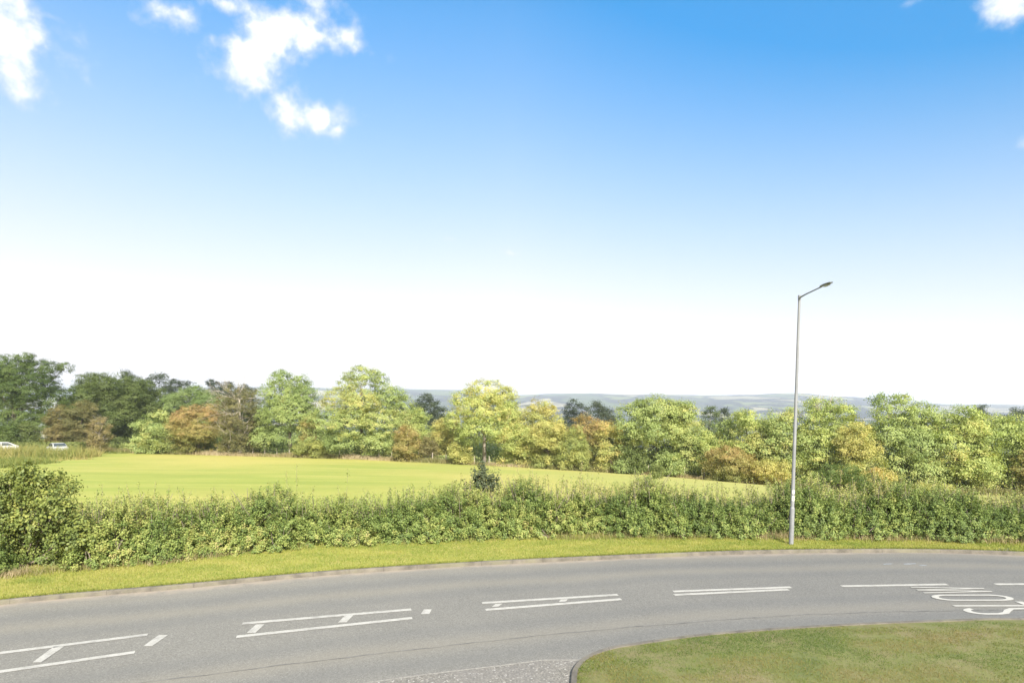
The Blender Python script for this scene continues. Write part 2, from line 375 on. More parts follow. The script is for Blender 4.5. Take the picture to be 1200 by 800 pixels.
# side turning surfaced in loose chippings
sm_, t, p = mat('chippings'); P_ = pos(t)
v1 = N(t, 'ShaderNodeTexVoronoi', feature='F1'); v1.inputs['Scale'].default_value = 34; t.links.new(P_, v1.inputs['Vector'])
s1 = N(t, 'ShaderNodeSeparateColor'); t.links.new(v1.outputs['Color'], s1.inputs[0])
cc = ramp(t, s1.outputs[1], [(0, (.10,.094,.080)), (.45, (.150,.138,.118)), (.80, (.20,.185,.158)), (.95, (.25,.23,.20)), (1, (.42,.40,.37))])
cc = mixc(t, mrange(t, noise(t, .9, 4, .6, P_), .35, .65, .0, .5), cc, (.15,.14,.13))
t.links.new(cc, p.inputs['Base Color']); p.inputs['Roughness'].default_value = .9
bump(t, p, v1.outputs['Distance'], .7, .012)
sx = np.linspace(-7.5, 1.3, 60)
sideroad_top = np.minimum(near_y(sx)-.03-np.clip(sx-.55,0,1)*.15, 10.95)
props(strip('side_road', sx, np.full_like(sx, -6.0), sideroad_top, .006, sm_, 4), kind='structure')
em = plain('pale_joint', (.22,.205,.18), .9, var=.3, scale=20)
props(strip('road_joint', sx, sideroad_top+.0, sideroad_top+.055, .009, em), kind='structure')
tar = plain('tar', (.118,.113,.103), .7, var=.5, scale=4)
TP = catmull([gp(*q) for q in ((120,806),(190,797),(400,771),(530,756),(660,742),(800,730),(930,721),(1060,716.5),(1200,714.5))], 14)
jit = .010*np.sin(np.arange(len(TP))*1.7)+.012*np.sin(np.arange(len(TP))*.61)
props(strip('road_seam', TP[:,0], TP[:,1]+jit, TP[:,1]+jit+.028+.012*np.sin(np.arange(len(TP))*.9), .004, tar), kind='structure')

# painted markings
pm, t, p = mat('road_paint'); P_ = pos(t)
c = ramp(t, noise(t, 5, 6, .7, P_), [(.30, (.30,.285,.25)), (.5, (.37,.355,.32)), (.75, (.41,.395,.36))])
c = mixc(t, mrange(t, noise(t, 42, 4, .7, P_), .52, .68, 0, .8), c, (.18,.172,.155))
c = mixc(t, mrange(t, noise(t, 2.6, 5, .7, P_), .48, .68, 0, .6), c, (.20,.192,.172))
t.links.new(c, p.inputs['Base Color']); p.inputs['Roughness'].default_value = .7
mk = MB(); ZM = .008
def quad_px(a, b, c, d):
    P = [gp(*q, ZM) for q in (a, b, c, d)]; mk.add([(x, y, ZM) for x, y in P], [(0,1,2,3)])
def line_px(a, b, w=.11):
    A, B = np.array(gp(*a, ZM)), np.array(gp(*b, ZM)); d = B-A; L = np.linalg.norm(d); d /= L; nn = np.array([-d[1], d[0]])*w/2
    k = max(2, int(L/.6)); v = []
    for i in range(k+1):
        m_ = A+d*L*i/k; v += [(*(m_-nn), ZM), (*(m_+nn), ZM)]
    mk.add(v, [(2*i, 2*i+2, 2*i+3, 2*i+1) for i in range(k)])
for a, b in (((-60,772),(173,743)), ((-60,795),(158,763.5)), ((284,730),(482,713.5)), ((277,745.5),(483,723.5)), ((565,706),(724,696.3)), ((569,714),(728,701.5)),
             ((789,692.5),(927,687.5)), ((790,696.5),(924,690.2)), ((986,686.3),(1110,684.2)), ((1166,684),(1290,683.4))):
    line_px(a, b, .14)
for qd in (((38,775.5),(48,775.5),(75,757),(63,757)), ((168,756.5),(178,756.5),(197,743.3),(186,743.3)), ((289,741),(299,741),(310,731),(300,731)), ((396,729),(406,728.5),(414,720.5),(404,721)),
           ((493,719),(503,719),(506,713.3),(497,713.3)), ((576,710.5),(584,710),(589,706.7),(581,706.9)), ((655,704.6),(663,704.2),(665.5,701.5),(657,701.9))):
    quad_px(*qd)
me = mk.mesh('road_marking'); props(link('road_marking', me, pm), kind='structure')
# SLOW, read by drivers coming from the right: letter height runs along the lane, letter width across it
lt = MB()
O0 = np.array(gp(1141, 719.6, ZM)); Wd = np.array(gp(1066, 687.4, ZM))-O0     # across the lane, S to W
ax = Wd/np.linalg.norm(Wd); tot = np.linalg.norm(Wd)
tx = np.array(gp(1290, 694.3, ZM))-np.array(gp(1090, 694.6, ZM)); ah = -tx/np.linalg.norm(tx)        # towards letter tops
HL = 1.85
bl = np.array(gp(1141, 719.6, ZM))-ah*HL
print('slow width', tot, O0, bl)
NSTROKE = [0]
def stroke(pts, w):
    NSTROKE[0] += 1; zs = ZM+.0012*NSTROKE[0]
    P = np.array(pts, float); P = np.stack([P[:,0]*tot, P[:,1]*HL], 1)
    for i in range(len(P)):
        pass
    v = []
    for i in range(len(P)):
        tg = P[min(i+1, len(P)-1)]-P[max(i-1, 0)]; tg = tg/np.linalg.norm(tg)
        # a stroke drawn with a pen wide across the lane and long along it, like stencilled road letters
        nn = np.array([-tg[1], tg[0]]); ww = w*math.hypot(nn[0]*1.0, nn[1]*2.0)/1.0
        for s in (-1, 1):
            r = P[i]+nn*ww*.5*s; g = bl+ax*r[0]+ah*r[1]; v.append((g[0], g[1], zs))
    lt.add(v, [(2*i, 2*i+2, 2*i+3, 2*i+1) for i in range(len(P)-1)])
def arc(cx, cy, rx, ry, a0, a1, n=10): return [(cx+rx*math.cos(R(a)), cy+ry*math.sin(R(a))) for a in np.linspace(a0, a1, n)]
PW = .088
stroke(arc(.105,.80,.085,.17,20,180,9)+[(.022,.66),(.05,.56),(.13,.46),(.185,.36)]+arc(.105,.20,.085,.17,0,-160,9), PW)
stroke([(.285,1.0),(.285,.02)], PW)
stroke([(.262,.03),(.43,.03)], PW*1.0)
stroke(arc(.575,.78,.095,.20,0,180,11)+arc(.575,.22,.095,.20,180,360,11)+[(.67,.78)], PW)
for a, b in (((.755,1.0),(.812,.02)), ((.812,.02),(.868,1.0)), ((.872,1.0),(.925,.02)), ((.925,.02),(.98,1.0))): stroke([a, b], PW*.72)
props(link('road_lettering', lt.mesh('road_lettering'), plain('letter_paint', (.36,.345,.31), .7, var=.12, scale=5)), kind='structure')
ch_ = plain('chalk', (.185,.195,.205), .9, var=.3, scale=9)
fm = MB()
for (a, b) in (((1036,661.2),(1046,660.6)), ((1060,661.0),(1074,660.4)), ((1078,662.4),(1087,662.6))):
    A, B = np.array(gp(*a, .005)), np.array(gp(*b, .005)); fm.add([(*A, .005), (*B, .005), (*(B+[.03,.11]), .005), (*(A+[.03,.11]), .005)], [(0,1,2,3)])
props(fm.build('faded_paint', ch_), kind='structure')

# kerbs
km, t, p = mat('kerb_stone'); P_ = pos(t)
c = ramp(t, noise(t, 2.5, 6, .65, P_), [(.3, (.065,.058,.047)), (.5, (.115,.102,.082)), (.75, (.175,.155,.122))])
kj = N(t, 'ShaderNodeSeparateXYZ'); t.links.new(P_, kj.inputs[0])
fr = mth(t, 'FRACT', mth(t, 'MULTIPLY', kj.outputs[0], 1.09))
c = mixc(t, mrange(t, fr, .035, .0, 0, .85), c, (.07,.06,.05))
c = mixc(t, mrange(t, noise(t, .7, 4, .6, P_), .5, .62, 0, .6), c, (.15,.14,.09))
t.links.new(c, p.inputs['Base Color']); p.inputs['Roughness'].default_value = .9; bump(t, p, noise(t, 30, 4, .6, P_), .5, .01)
def sweep(name, pts, prof, m):
    P = np.array(pts, float); n = len(P); k = len(prof); V = []
    for i in range(n):
        tg = P[min(i+1, n-1)]-P[max(i-1, 0)]; tg /= np.linalg.norm(tg); nn = np.array([-tg[1], tg[0]])
        pr = prof(i/(n-1)) if callable(prof) else prof
        for (o, z) in pr: g = P[i]+nn*o; V.append((g[0], g[1], z))
    k = len(prof(0) if callable(prof) else prof); F_ = []
    for i in range(n-1):
        for j in range(k-1): F_.append((i*k+j, (i+1)*k+j, (i+1)*k+j+1, i*k+j+1))
    return MB().add(V, F_).build(name, m)
fx = np.linspace(-34, 40, 300)
KZ = .105
def fkprof(i): return [(-.01,-.05), (.0,KZ-.015), (.018,KZ), (.125,KZ), (.125,-.05)]
props(sweep('kerb', np.stack([fx, far_y(fx)], 1), fkprof(0), km), kind='structure')
LAWN = [(.90,-3.0),(.90,3.0),(.90,7.0),(.92,9.2),gp(669,797),gp(672,785),gp(681,775),gp(695,767.5),gp(715,761),gp(740,756.6),gp(800,748)]
lawn_edge = catmull(LAWN, 10)
lx2 = np.linspace(gp(800,748)[0]+.15, 34, 150); lawn_edge = np.vstack([lawn_edge, np.stack([lx2, near_y(lx2)], 1)])
props(sweep('kerb', lawn_edge, [(0.01,-.05), (.0,.055), (-.015,.068), (-.105,.068), (-.105,-.05)], km), kind='structure')

# verge beyond the far kerb
vm, t, p = mat('verge_turf'); P_ = pos(t)
c = ramp(t, noise(t, 1.1, 6, .65, P_), [(.3, (.19,.205,.035)), (.5, (.26,.25,.048)), (.72, (.33,.28,.08))])
c = mixc(t, mrange(t, noise(t, 9, 4, .7, P_), .55, .75, 0, .5), c, (.12,.13,.03))
t.links.new(c, p.inputs['Base Color']); p.inputs['Roughness'].default_value = .95; bump(t, p, noise(t, 40, 3, .7, P_), .6, .03)
def vz(x, y, v): return x*0+.10+.10*np.clip(v, 0, .45)*1.0-np.clip(v-.55, 0, 1)*.75
props(strip('verge', fx, far_y(fx)+.12, far_y(fx)+8.5, 0, vm, 18, zfun=vz), kind='structure')
def verge_z(x, y):
    v = (y-far_y(x)-.12)/8.38; return .10+.10*np.clip(v, 0, .45)-np.clip(v-.55, 0, 1)*.75

# near lawn: a tapered fan from the kerb towards the house
lm, t, p = mat('lawn_turf'); P_ = pos(t)
c = ramp(t, noise(t, .8, 6, .68, P_, .5), [(.30, (.085,.11,.025)), (.46, (.13,.14,.035)), (.62, (.17,.15,.06)), (.78, (.175,.135,.075))])
c = mixc(t, mrange(t, noise(t, 11, 4, .7, P_), .5, .75, 0, .55), c, (.09,.075,.04))
t.links.new(c, p.inputs['Base Color']); p.inputs['Roughness'].default_value = .95; bump(t, p, noise(t, 45, 3, .7, P_), .7, .03)
ins = []
for i in range(len(lawn_edge)):
    tg = lawn_edge[min(i+1, len(lawn_edge)-1)]-lawn_edge[max(i-1, 0)]; tg /= np.linalg.norm(tg); ins.append(lawn_edge[i]+np.array([tg[1], -tg[0]])*.10)
ins = np.array(ins); cen = np.stack([np.maximum(ins[:,0], 6.0), np.full(len(ins), -3.5)], 1)
V = []; nr = 16
def lawn_h(e): return .05+.07*(1-np.exp(-e/.5))
for j in range(nr):
    f = (j/(nr-1))**1.6; PP = ins*(1-f)+cen*f
    V.append(np.column_stack([PP, lawn_h(np.linalg.norm(PP-ins, axis=1))]))
V = np.concatenate(V); k = len(ins); i = np.arange(k-1)
idx = np.concatenate([np.stack([j*k+i, (j+1)*k+i, (j+1)*k+i+1, j*k+i+1], 1) for j in range(nr-1)]).ravel()
props(link('lawn', mesh_np('lawn', V, 4, idx, None, True), lm), kind='structure')

# ------------------------------------------------------------------ foliage machinery
def leaves(C, Nrm, ln, wd, tint, name, rng, droop=.0, rough=.36):
    """diamond leaves at C facing roughly Nrm"""
    n = len(C); Nn = Nrm/(np.linalg.norm(Nrm, axis=1, keepdims=True)+1e-9)+rng.normal(0, rough, (n, 3)); Nn /= np.linalg.norm(Nn, axis=1, keepdims=True)+1e-9
    a = rng.normal(0, 1, (n, 3)); a[:,2] -= droop; U = a-(a*Nn).sum(1, keepdims=True)*Nn; U /= np.linalg.norm(U, axis=1, keepdims=True)+1e-9
    W = np.cross(Nn, U); s = rng.uniform(.65, 1.3, (n, 1)); L = U*ln*s*.5; B = W*wd*s*.5; cup = Nn*wd*.18
    V = np.stack([C-L, C+B+cup-L*.1, C+L, C-B+cup-L*.1], 1).reshape(-1, 3)
    return mesh_np(name, V, 4, np.arange(4*n), {'tint': ('FACE', np.clip(tint, 0, 1))})
def blades(B, hgt, wid, tint, name, rng, lean=.5):
    n = len(B); h = hgt*rng.uniform(.5, 1.3, n); th = rng.uniform(0, 2*np.pi, n); ln = np.abs(rng.normal(0, lean, n))*h
    ph = rng.uniform(0, 2*np.pi, n); sx_, sy_ = np.cos(ph)*wid*.5, np.sin(ph)*wid*.5
    a = B+np.stack([sx_, sy_, np.zeros(n)], 1); b = B-np.stack([sx_, sy_, np.zeros(n)], 1); c = B+np.stack([np.cos(th)*ln, np.sin(th)*ln, h], 1)
    return mesh_np(name, np.stack([a, b, c], 1).reshape(-1, 3), 3, np.arange(3*n), {'tint': ('FACE', np.clip(tint, 0, 1))})
def sph(n, rng):
    v = rng.normal(0, 1, (n, 3)); return v/np.linalg.norm(v, axis=1, keepdims=True)
def branchy(mb, p, d, L, r, depth, rng, spread=.5, n=4):
    """a limb that forks"""
    k = 3; pts = [np.array(p, float)]; rad = [r]; dd = np.array(d, float)
    for i in range(k):
        dd = dd+rng.normal(0, .16, 3); dd /= np.linalg.norm(dd); pts.append(pts[-1]+dd*L/k); rad.append(r*(1-.45*(i+1)/k))
    mb.tube(pts, rad, n, False); ends = [pts[-1]]
    if depth > 0:
        for j in range(rng.integers(2, 4)):
            nd = dd+rng.normal(0, spread, 3)+np.array([0,0,.12]); nd /= np.linalg.norm(nd)
            ends += branchy(mb, pts[rng.integers(2, len(pts))], nd, L*rng.uniform(.6, .85), rad[-1]*.75, depth-1, rng, spread, 3)
    return ends

def lobes_auto(cx, top, bot, hw, rng, n=15):
    """clump list (x, row, half width, half height, depth factor) filling a crown outline"""
    L = []; cy = (top+bot)/2; hh = (bot-top)/2
    for k in range(n):
        a = 2*math.pi*(k+rng.uniform(-.3,.3))/n; rr = rng.uniform(.60,.80); r = hw*rng.uniform(.20,.36)
        L.append((cx+math.cos(a)*hw*rr, cy+math.sin(a)*hh*rr, r, min(r, hh*.5)*.85, rng.uniform(-.55,.55)))
    for k in range(n):
        r = hw*rng.uniform(.20,.36); L.append((cx+rng.uniform(-.55,.55)*hw, cy+rng.uniform(-.55,.65)*hh, r, min(r, hh*.5)*.8, -rng.uniform(.25,.85)))
    for k in (-.62,-.2,.25,.65):
        r = hw*rng.uniform(.26,.34); L.append((cx+(k+rng.uniform(-.1,.1))*hw, bot-hh*.16, r, hh*.24, rng.uniform(-.4,.1)))
    L.append((cx, cy, hw*.62, hh*.70, 0.15))
    t0 = min(l[1]-l[3] for l in L); k = (bot-top)/(bot-t0)      # stretch so that the highest clump reaches the crown's top
    return [(a, bot-(bot-b)*k, c, d*k, e) for a, b, c, d, e in L]

TREES = []
def tree(name, cx, top, base, hw, off, kind, label, cat='tree', group=None, lobes=None, tint=(.05,.72), leaf=.27, dens=1.0, trunk=True, seed=None, bark=None,
         twigs=0, foot=.97, grade=0.0, dist=None):
    leaf = leaf*.56
    rng = np.random.default_rng(seed if seed is not None else int(abs(cx)*7+top*3+abs(off)*11)+1)
    d = dist
    if d is None:
        d = 80.0
        for _ in range(6): d = float(line_y((cx-600)*d/F))+off
    X = (cx-600)*d/F; gz = float(terrain(X, d))-.06; s = d/F
    basepx = YH+(H-gz)/s
    bot = top+(basepx-top)*foot
    root = empty(name, (X, d, gz)); props(root, label, cat, group)
    L = lobes if lobes else lobes_auto(cx, top, bot, hw, rng)
    C = []; Nm = []; T = []; ctrs = []
    for lb in L:
        lx, ly, rx, ry = lb[:4]; dz = lb[4] if len(lb) > 4 else rng.uniform(-.5,.5)
        c = np.array([(lx-cx)*s, dz*hw*s*.8, H-(ly-YH)*s-gz]); ctrs.append(c)
        rad = np.array([rx*s, (rx+ry)*.5*s, ry*s])
        area = rad[0]*rad[2]*math.pi; ncl = max(6, int(area*9*dens/(leaf/.151)**1.3)); per = 48
        u = sph(ncl, rng); u = u[(u[:,2] > -.35) | (rng.random(ncl) < .45)]; ncl = len(u); rr = rng.uniform(.58, 1.05, ncl)**.8
        cc = c+u*rad*rr[:,None]; ctint = rng.normal(0, .11, ncl)+rng.uniform(-.24,.24)
        cr = leaf*1.5*rng.uniform(.8, 2.0, ncl)
        P = np.repeat(cc, per, 0)+rng.normal(0, 1, (ncl*per, 3))*np.repeat(cr, per)[:,None]*np.array([.8,.8,.5])
        nn = np.repeat(u, per, 0)+np.array([0,0,.45])
        hfrac = (P[:,2])/max(.1, (H-(top-YH)*s-gz))
        tt = tint[0]+(tint[1]-tint[0])*np.clip(.5+np.repeat(ctint, per)+rng.normal(0, .09, ncl*per)+grade*(hfrac-.5), 0, 1)
        C.append(P); Nm.append(nn); T.append(tt)
    C = np.concatenate(C); Nm = np.concatenate(Nm); T = np.concatenate(T); k = C[:,2] > .03; C, Nm, T = C[k], Nm[k], T[k]
    link('crown', leaves(C, Nm, leaf, leaf*.68, T, 'crown', rng), LEAFM[kind], root)
    if trunk:
        mb = MB(); hT = (basepx-top)*s; r0 = max(.05, .020*hT)
        tp = [(0,0,-.1), (rng.normal(0,.1), rng.normal(0,.1), hT*.22), (rng.normal(0,.2), rng.normal(0,.2), hT*.5), (rng.normal(0,.3), rng.normal(0,.3), hT*.78)]
        mb.tube(tp, [r0*1.35, r0, r0*.65, r0*.25], 7)
        for c in ctrs[:9]:
            a = np.array(tp[1])*(.4)+np.array(tp[2])*.6; m_ = (a+c)*.5+np.array([0,0,-.25]); mb.tube([a, m_, c], [r0*.45, r0*.28, r0*.08], 5)
        for _ in range(twigs):
            a = np.array(tp[rng.integers(1, 4)]); dv = np.array([rng.normal(0,.6), rng.normal(-.35,.5), rng.uniform(.3,1.1)]); dv /= np.linalg.norm(dv)
            branchy(mb, a, dv, hT*(.25 if twigs > 30 else .15), r0*(.26 if twigs > 30 else .4), 3, rng, .6)
        mb.build('trunk', bark or BARK, root, True)
    TREES.append(root); return root

# ------------------------------------------------------------------ trees
G1 = 'dark trees of the wood at the left'
tree('broadleaf_tree', 18, 414, 522, 60, 3, 'dark_green', 'tall dark green tree at the left edge, highest of the left wood', group=G1,
     lobes=[(10,432,26,17,0),(45,432,20,12,.1),(66,430,10,7,.3),(5,455,36,24,-.2),(45,455,26,20,-.3),(-25,440,30,26,.2),(60,470,18,20,.1),(20,490,40,24,-.2),(-20,485,36,28,0),(50,497,26,18,-.1),(28,420,12,7,0),(20,450,36,30,.3)], tint=(0,.72))
tree('broadleaf_tree', -70, 404, 522, 62, 5, 'dark_green', 'dark green tree just past the left edge of the wood', group=G1)
tree('broadleaf_tree', -170, 398, 522, 66, 4, 'mid_green', 'tall mid green tree farthest left in the wood', group=G1)
tree('broadleaf_tree', 130, 436, 522, 48, 4, 'mid_green', 'broad domed mid green tree behind the golden brown willows', group=G1, tint=(-.05,.5))
tree('broadleaf_tree', 168, 441, 522, 30, 9, 'mid_green', 'grey green tree leaning right behind the yellow green bush', group=G1, tint=(-.05,.5))
tree('broadleaf_tree', 100, 447, 522, 26, 10, 'dark_green', 'narrow dark tree in the gap between the two largest left trees', group=G1, tint=(0,.6))
G2 = 'trees along the far side of the field'
tree('willow_tree', 68, 474, 522, 19, -3, 'olive_brown', 'golden brown drooping willow in front of the dark wood', group=G2, tint=(.15,.95), leaf=.22)
tree('willow_tree', 97, 468, 522, 21, -2.5, 'olive_brown', 'olive brown drooping willow, right of the golden brown one', group=G2, tint=(-.05,.75), leaf=.22)
tree('bare_shrub', 117, 487, 524, 14, -5, 'olive_brown', 'pinkish brown half bare shrub beside the olive brown willow', 'shrub', tint=(.5,1.0), dens=.45, twigs=14, bark=PALEBARK, leaf=.2)
tree('small_tree', 8, 496, 522, 14, -6, 'dark_green', 'low dark green bush behind the white car at the left edge', 'bush', tint=(.1,.8))
tree('small_tree', 34, 494, 522, 14, -4, 'mid_green', 'low olive bush at the foot of the tallest dark tree', 'bush', tint=(0,.7))
tree('broadleaf_tree', 186, 480, 530, 27, -3, 'fresh_green', 'light green bushy tree with leaves down to the ground beside the red brown tree', group=G2, tint=(0,.85), leaf=.3)
tree('autumn_tree', 233, 472, 531, 35, -2, 'orange_brown', 'rounded red brown autumn tree, greener at its foot', group=G2, grade=.9, tint=(0,1), leaf=.22)
tree('broadleaf_tree', 232, 451, 525, 43, 10, 'fresh_green', 'bright mid green tree rising behind the red brown tree', group=G2, tint=(-.3,.35))
tree('bare_tree', 282, 450, 533, 27, -1.5, 'olive_brown', 'half bare pale twigged tree with pale branches showing', group=G2, tint=(-.05,.55), dens=.8, twigs=32, bark=PALEBARK, leaf=.2)
tree('broadleaf_tree', 300, 478, 533, 22, 2, 'mid_green', 'mid green tree filling in behind the half bare tree', group=G2)
tree('broadleaf_tree', 340, 431, 533, 36, 0, 'fresh_green', 'tall green two peaked tree right of the half bare tree', group=G2,
     lobes=[(328,443,13,11,0),(350,449,12,11,.2),(316,448,4,9,.1),(330,462,24,17,-.2),(358,466,16,17,-.1),(343,485,31,22,-.4),(320,490,20,20,-.1),(362,495,14,18,.1),(340,512,30,18,-.1),(312,513,14,14,-.3),(340,475,24,30,.3)], tint=(-.05,.68))
tree('autumn_tree', 366, 484, 532, 14, -2, 'orange_brown', 'narrow orange brown tree squeezed left of the largest tree', group=G2, tint=(.1,.8), leaf=.22)
tree('broadleaf_tree', 425, 427, 534, 62, 0, 'fresh_green', 'largest yellow green tree, with sky showing through its top', group=G2,
     lobes=[(424,441,21,13,0),(405,450,15,11,.2),(440,445,12,12,.3),(397,470,20,16,-.1),(425,470,24,16,-.3),(456,465,20,16,-.1),(470,478,16,18,.1),(388,493,26,18,-.3),(418,497,28,18,-.6),(452,496,24,22,-.4),(478,500,15,18,.1),(380,514,24,14,-.2),(408,516,24,14,-.5),(445,518,26,14,-.5),(430,490,44,34,.4),(360,500,10,12,0)], tint=(.0,.92))
tree('autumn_tree', 368, 512, 534, 22, -2.5, 'golden', 'low golden scrub under the left of the largest tree', 'bush', tint=(-.1,.5), leaf=.22)
tree('broadleaf_tree', 489, 477, 533, 17, 3, 'yellow_green', 'yellow green small tree right of the largest tree', group=G2)
tree('autumn_tree', 477, 497, 536, 18, -3, 'orange_brown', 'orange and yellow small tree below the right of the largest tree', group=G2, tint=(.1,.9), grade=.5, leaf=.22)
tree('bare_shrub', 502, 510, 538, 13, -1, 'olive_brown', 'dull grey brown shrub between two orange trees', 'shrub', tint=(.2,.8), dens=.6, twigs=8, leaf=.2)
tree('autumn_tree', 524, 489, 540, 22, 2, 'golden', 'pale orange tree tucked left of the round crowned tree', group=G2, tint=(.1,.9), leaf=.23)
tree('broadleaf_tree', 568, 444, 542, 45, -1, 'yellow_green', 'round crowned yellow green tree with a clear pale trunk', group=G2,
     lobes=[(568,457,24,13,0),(590,464,16,13,.1),(546,470,19,14,0),(568,480,30,18,-.5),(596,484,15,16,0),(538,494,18,16,-.1),(565,503,28,15,-.6),(592,505,17,14,-.2),(545,512,18,11,-.2),(580,490,34,28,.35),(603,490,8,10,.2)], tint=(.0,.9), bark=GREYBARK)
tree('autumn_tree', 540, 518, 543, 16, -3, 'golden', 'low golden shrub left of the pale trunk', 'bush', tint=(.0,.7), leaf=.22)
tree('broadleaf_tree', 604, 495, 545, 22, -2, 'yellow_green', 'low bright yellow green tree right of the round crowned tree', group=G2, tint=(.1,1), leaf=.24)
tree('autumn_tree', 632, 468, 546, 28, 1, 'golden', 'golden yellow tree, tallest of the orange row', group=G2, tint=(0,.75), grade=.3)
tree('autumn_tree', 642, 492, 547, 26, -2.5, 'golden', 'yellow shrubby tree in front of the golden tree', group=G2, tint=(-.1,.7), grade=.7, leaf=.23)
tree('autumn_tree', 688, 484, 550, 22, 0, 'orange_brown', 'salmon orange tree in the middle of the orange row', group=G2, tint=(.1,1), grade=.6, leaf=.23)
tree('autumn_tree', 672, 500, 549, 20, -3, 'golden', 'yellow green shrub below the salmon orange tree', 'bush', tint=(-.25,.5), leaf=.23)
tree('autumn_tree', 715, 492, 551, 20, -2, 'golden', 'orange yellow tree at the right end of the orange row', group=G2, tint=(0,.95), grade=.6, leaf=.23)
tree('broadleaf_tree', 770, 463, 554, 56, 0, 'fresh_green', 'broad pale green dome shaped tree right of the orange row', group=G2, tint=(.05,.88))
tree('small_tree', 742, 525, 554, 16, -3, 'mid_green', 'low green shrub under the left of the pale green dome', 'bush')
tree('small_tree', 786, 530, 556, 16, -3, 'fresh_green', 'low pale green shrub under the right of the pale green dome', 'bush')
tree('broadleaf_tree', 830, 505, 560, 24, 1, 'yellow_green', 'low yellow green tree behind the rust shrub', group=G2, tint=(0,.8))
tree('autumn_shrub', 856, 522, 565, 34, -3, 'orange_brown', 'wide rust orange shrub in front of the yellow green trees', 'shrub', tint=(.05,.85), grade=.9, leaf=.2)
tree('broadleaf_tree', 877, 478, 563, 44, 2, 'yellow_green', 'yellow green tree standing behind the rust orange shrub', group=G2, tint=(0,.82))
tree('broadleaf_tree', 922, 478, 568, 36, 0, 'fresh_green', 'green tree behind the lamp post', group=G2, tint=(.05,.9))
tree('autumn_shrub', 902, 536, 569, 26, -3, 'golden', 'golden orange shrub just left of the lamp post', 'shrub', tint=(.1,.9), leaf=.2)
tree('broadleaf_tree', 968, 464, 571, 42, 1, 'yellow_green', 'yellow green tree with bare tan twigs through its top, right of the lamp post', group=G2, tint=(0,.8), twigs=16, bark=PALEBARK, dens=.85)
tree('autumn_tree', 1003, 493, 573, 29, -2, 'golden', 'tan orange tree with dark gaps at its foot', group=G2, tint=(0,.8), leaf=.22, foot=.8)
tree('autumn_shrub', 1028, 548, 574, 20, -4, 'golden', 'small orange shrub under the tan orange tree', 'shrub', tint=(.3,1), leaf=.2)
tree('broadleaf_tree', 1056, 459, 576, 44, 0, 'fresh_green', 'tallest green tree of the right side with a knobbly top', group=G2,
     lobes=[(1036,469,15,9,0),(1060,470,14,8,.2),(1082,479,12,9,0),(1045,486,27,15,-.2),(1072,494,24,16,-.3),(1036,510,24,18,-.2),(1064,520,28,20,-.6),(1086,520,16,22,0),(1046,544,26,18,-.3),(1075,552,24,18,-.4),(1060,515,36,40,.4)], tint=(-.05,.75))
tree('broadleaf_tree', 1122, 475, 578, 48, 0, 'yellow_green', 'wide yellow green dome right of the tallest green tree', group=G2, tint=(.05,.85))
tree('broadleaf_tree', 1183, 484, 579, 40, 1, 'yellow_green', 'olive yellow tree at the right edge', group=G2, tint=(-.1,.75))
tree('autumn_tree', 1212, 525, 580, 22, -2, 'orange_brown', 'tan shrubby tree at the foot of the olive yellow tree', group=G2, tint=(0,.8), leaf=.22)
tree('broadleaf_tree', 1262, 480, 580, 46, 0, 'fresh_green', 'green tree just past the right edge', group=G2)
tree('broadleaf_tree', 1345, 474, 580, 48, 1, 'yellow_green', 'yellow green tree farthest right along the field', group=G2)
tree('autumn_shrub', 1092, 566, 580, 22, -4, 'golden', 'low yellow scrub in front of the wide yellow green dome', 'shrub', tint=(-.1,.6), leaf=.2)
# distant trees
G3 = 'distant trees seen over the near ones'
def far_tree(cx, top, hw, d, kind, label, tint=(0,.8), dens=1.0, lobes=None):
    return tree('distant_tree', cx, top, 0, hw, 0, kind, label, group=G3, tint=tint, leaf=.27*d/82*.9, dist=d, dens=dens*(82/d)**.7, lobes=lobes)
far_tree(150, 434, 22, 150, 'blue_green', 'dark distant tree peeping over the domed mid green tree')
far_tree(187, 435, 20, 165, 'blue_green', 'open crowned dark distant tree with sky through its branches', dens=.55)
far_tree(205, 443, 14, 160, 'blue_green', 'small blue green distant tree left of the rounded dark pair')
far_tree(222, 446, 16, 170, 'blue_green', 'thin topped distant tree left of the rounded dark pair', dens=.6)
far_tree(248, 444, 13, 190, 'blue_green', 'rounded dark distant tree, left one of the pair', tint=(-.3,.5))
far_tree(266, 446, 12, 190, 'blue_green', 'rounded dark distant tree, right one of the pair', tint=(-.3,.5))
far_tree(287, 450, 14, 200, 'blue_green', 'distant tree behind the top of the half bare tree', tint=(-.2,.5))
far_tree(497, 460, 20, 135, 'blue_green', 'dark blue green tree right behind the largest yellow green tree', tint=(-.1,.6))
far_tree(513, 470, 14, 140, 'blue_green', 'low dark blue green tree left of the round crowned tree', tint=(-.1,.6))
far_tree(674, 468, 18, 150, 'blue_green', 'dark rounded distant tree above the orange row', tint=(-.2,.5))
far_tree(700, 470, 11, 155, 'blue_green', 'thin pale distant tree right of the dark rounded one', dens=.5)
far_tree(712, 478, 14, 160, 'blue_green', 'low dark distant tree left of the pale green dome')
far_tree(832, 474, 16, 170, 'mid_green', 'rounded green distant tree right of the pale green dome', tint=(-.2,.45))
far_tree(849, 478, 9, 170, 'blue_green', 'small dark distant tree beside the rounded green one')
far_tree(1148, 474, 17, 190, 'blue_green', 'hazy distant tree over the wide yellow green dome')
far_tree(1192, 477, 18, 180, 'blue_green', 'hazy distant tree over the olive yellow tree at the right edge', tint=(.1,.9))

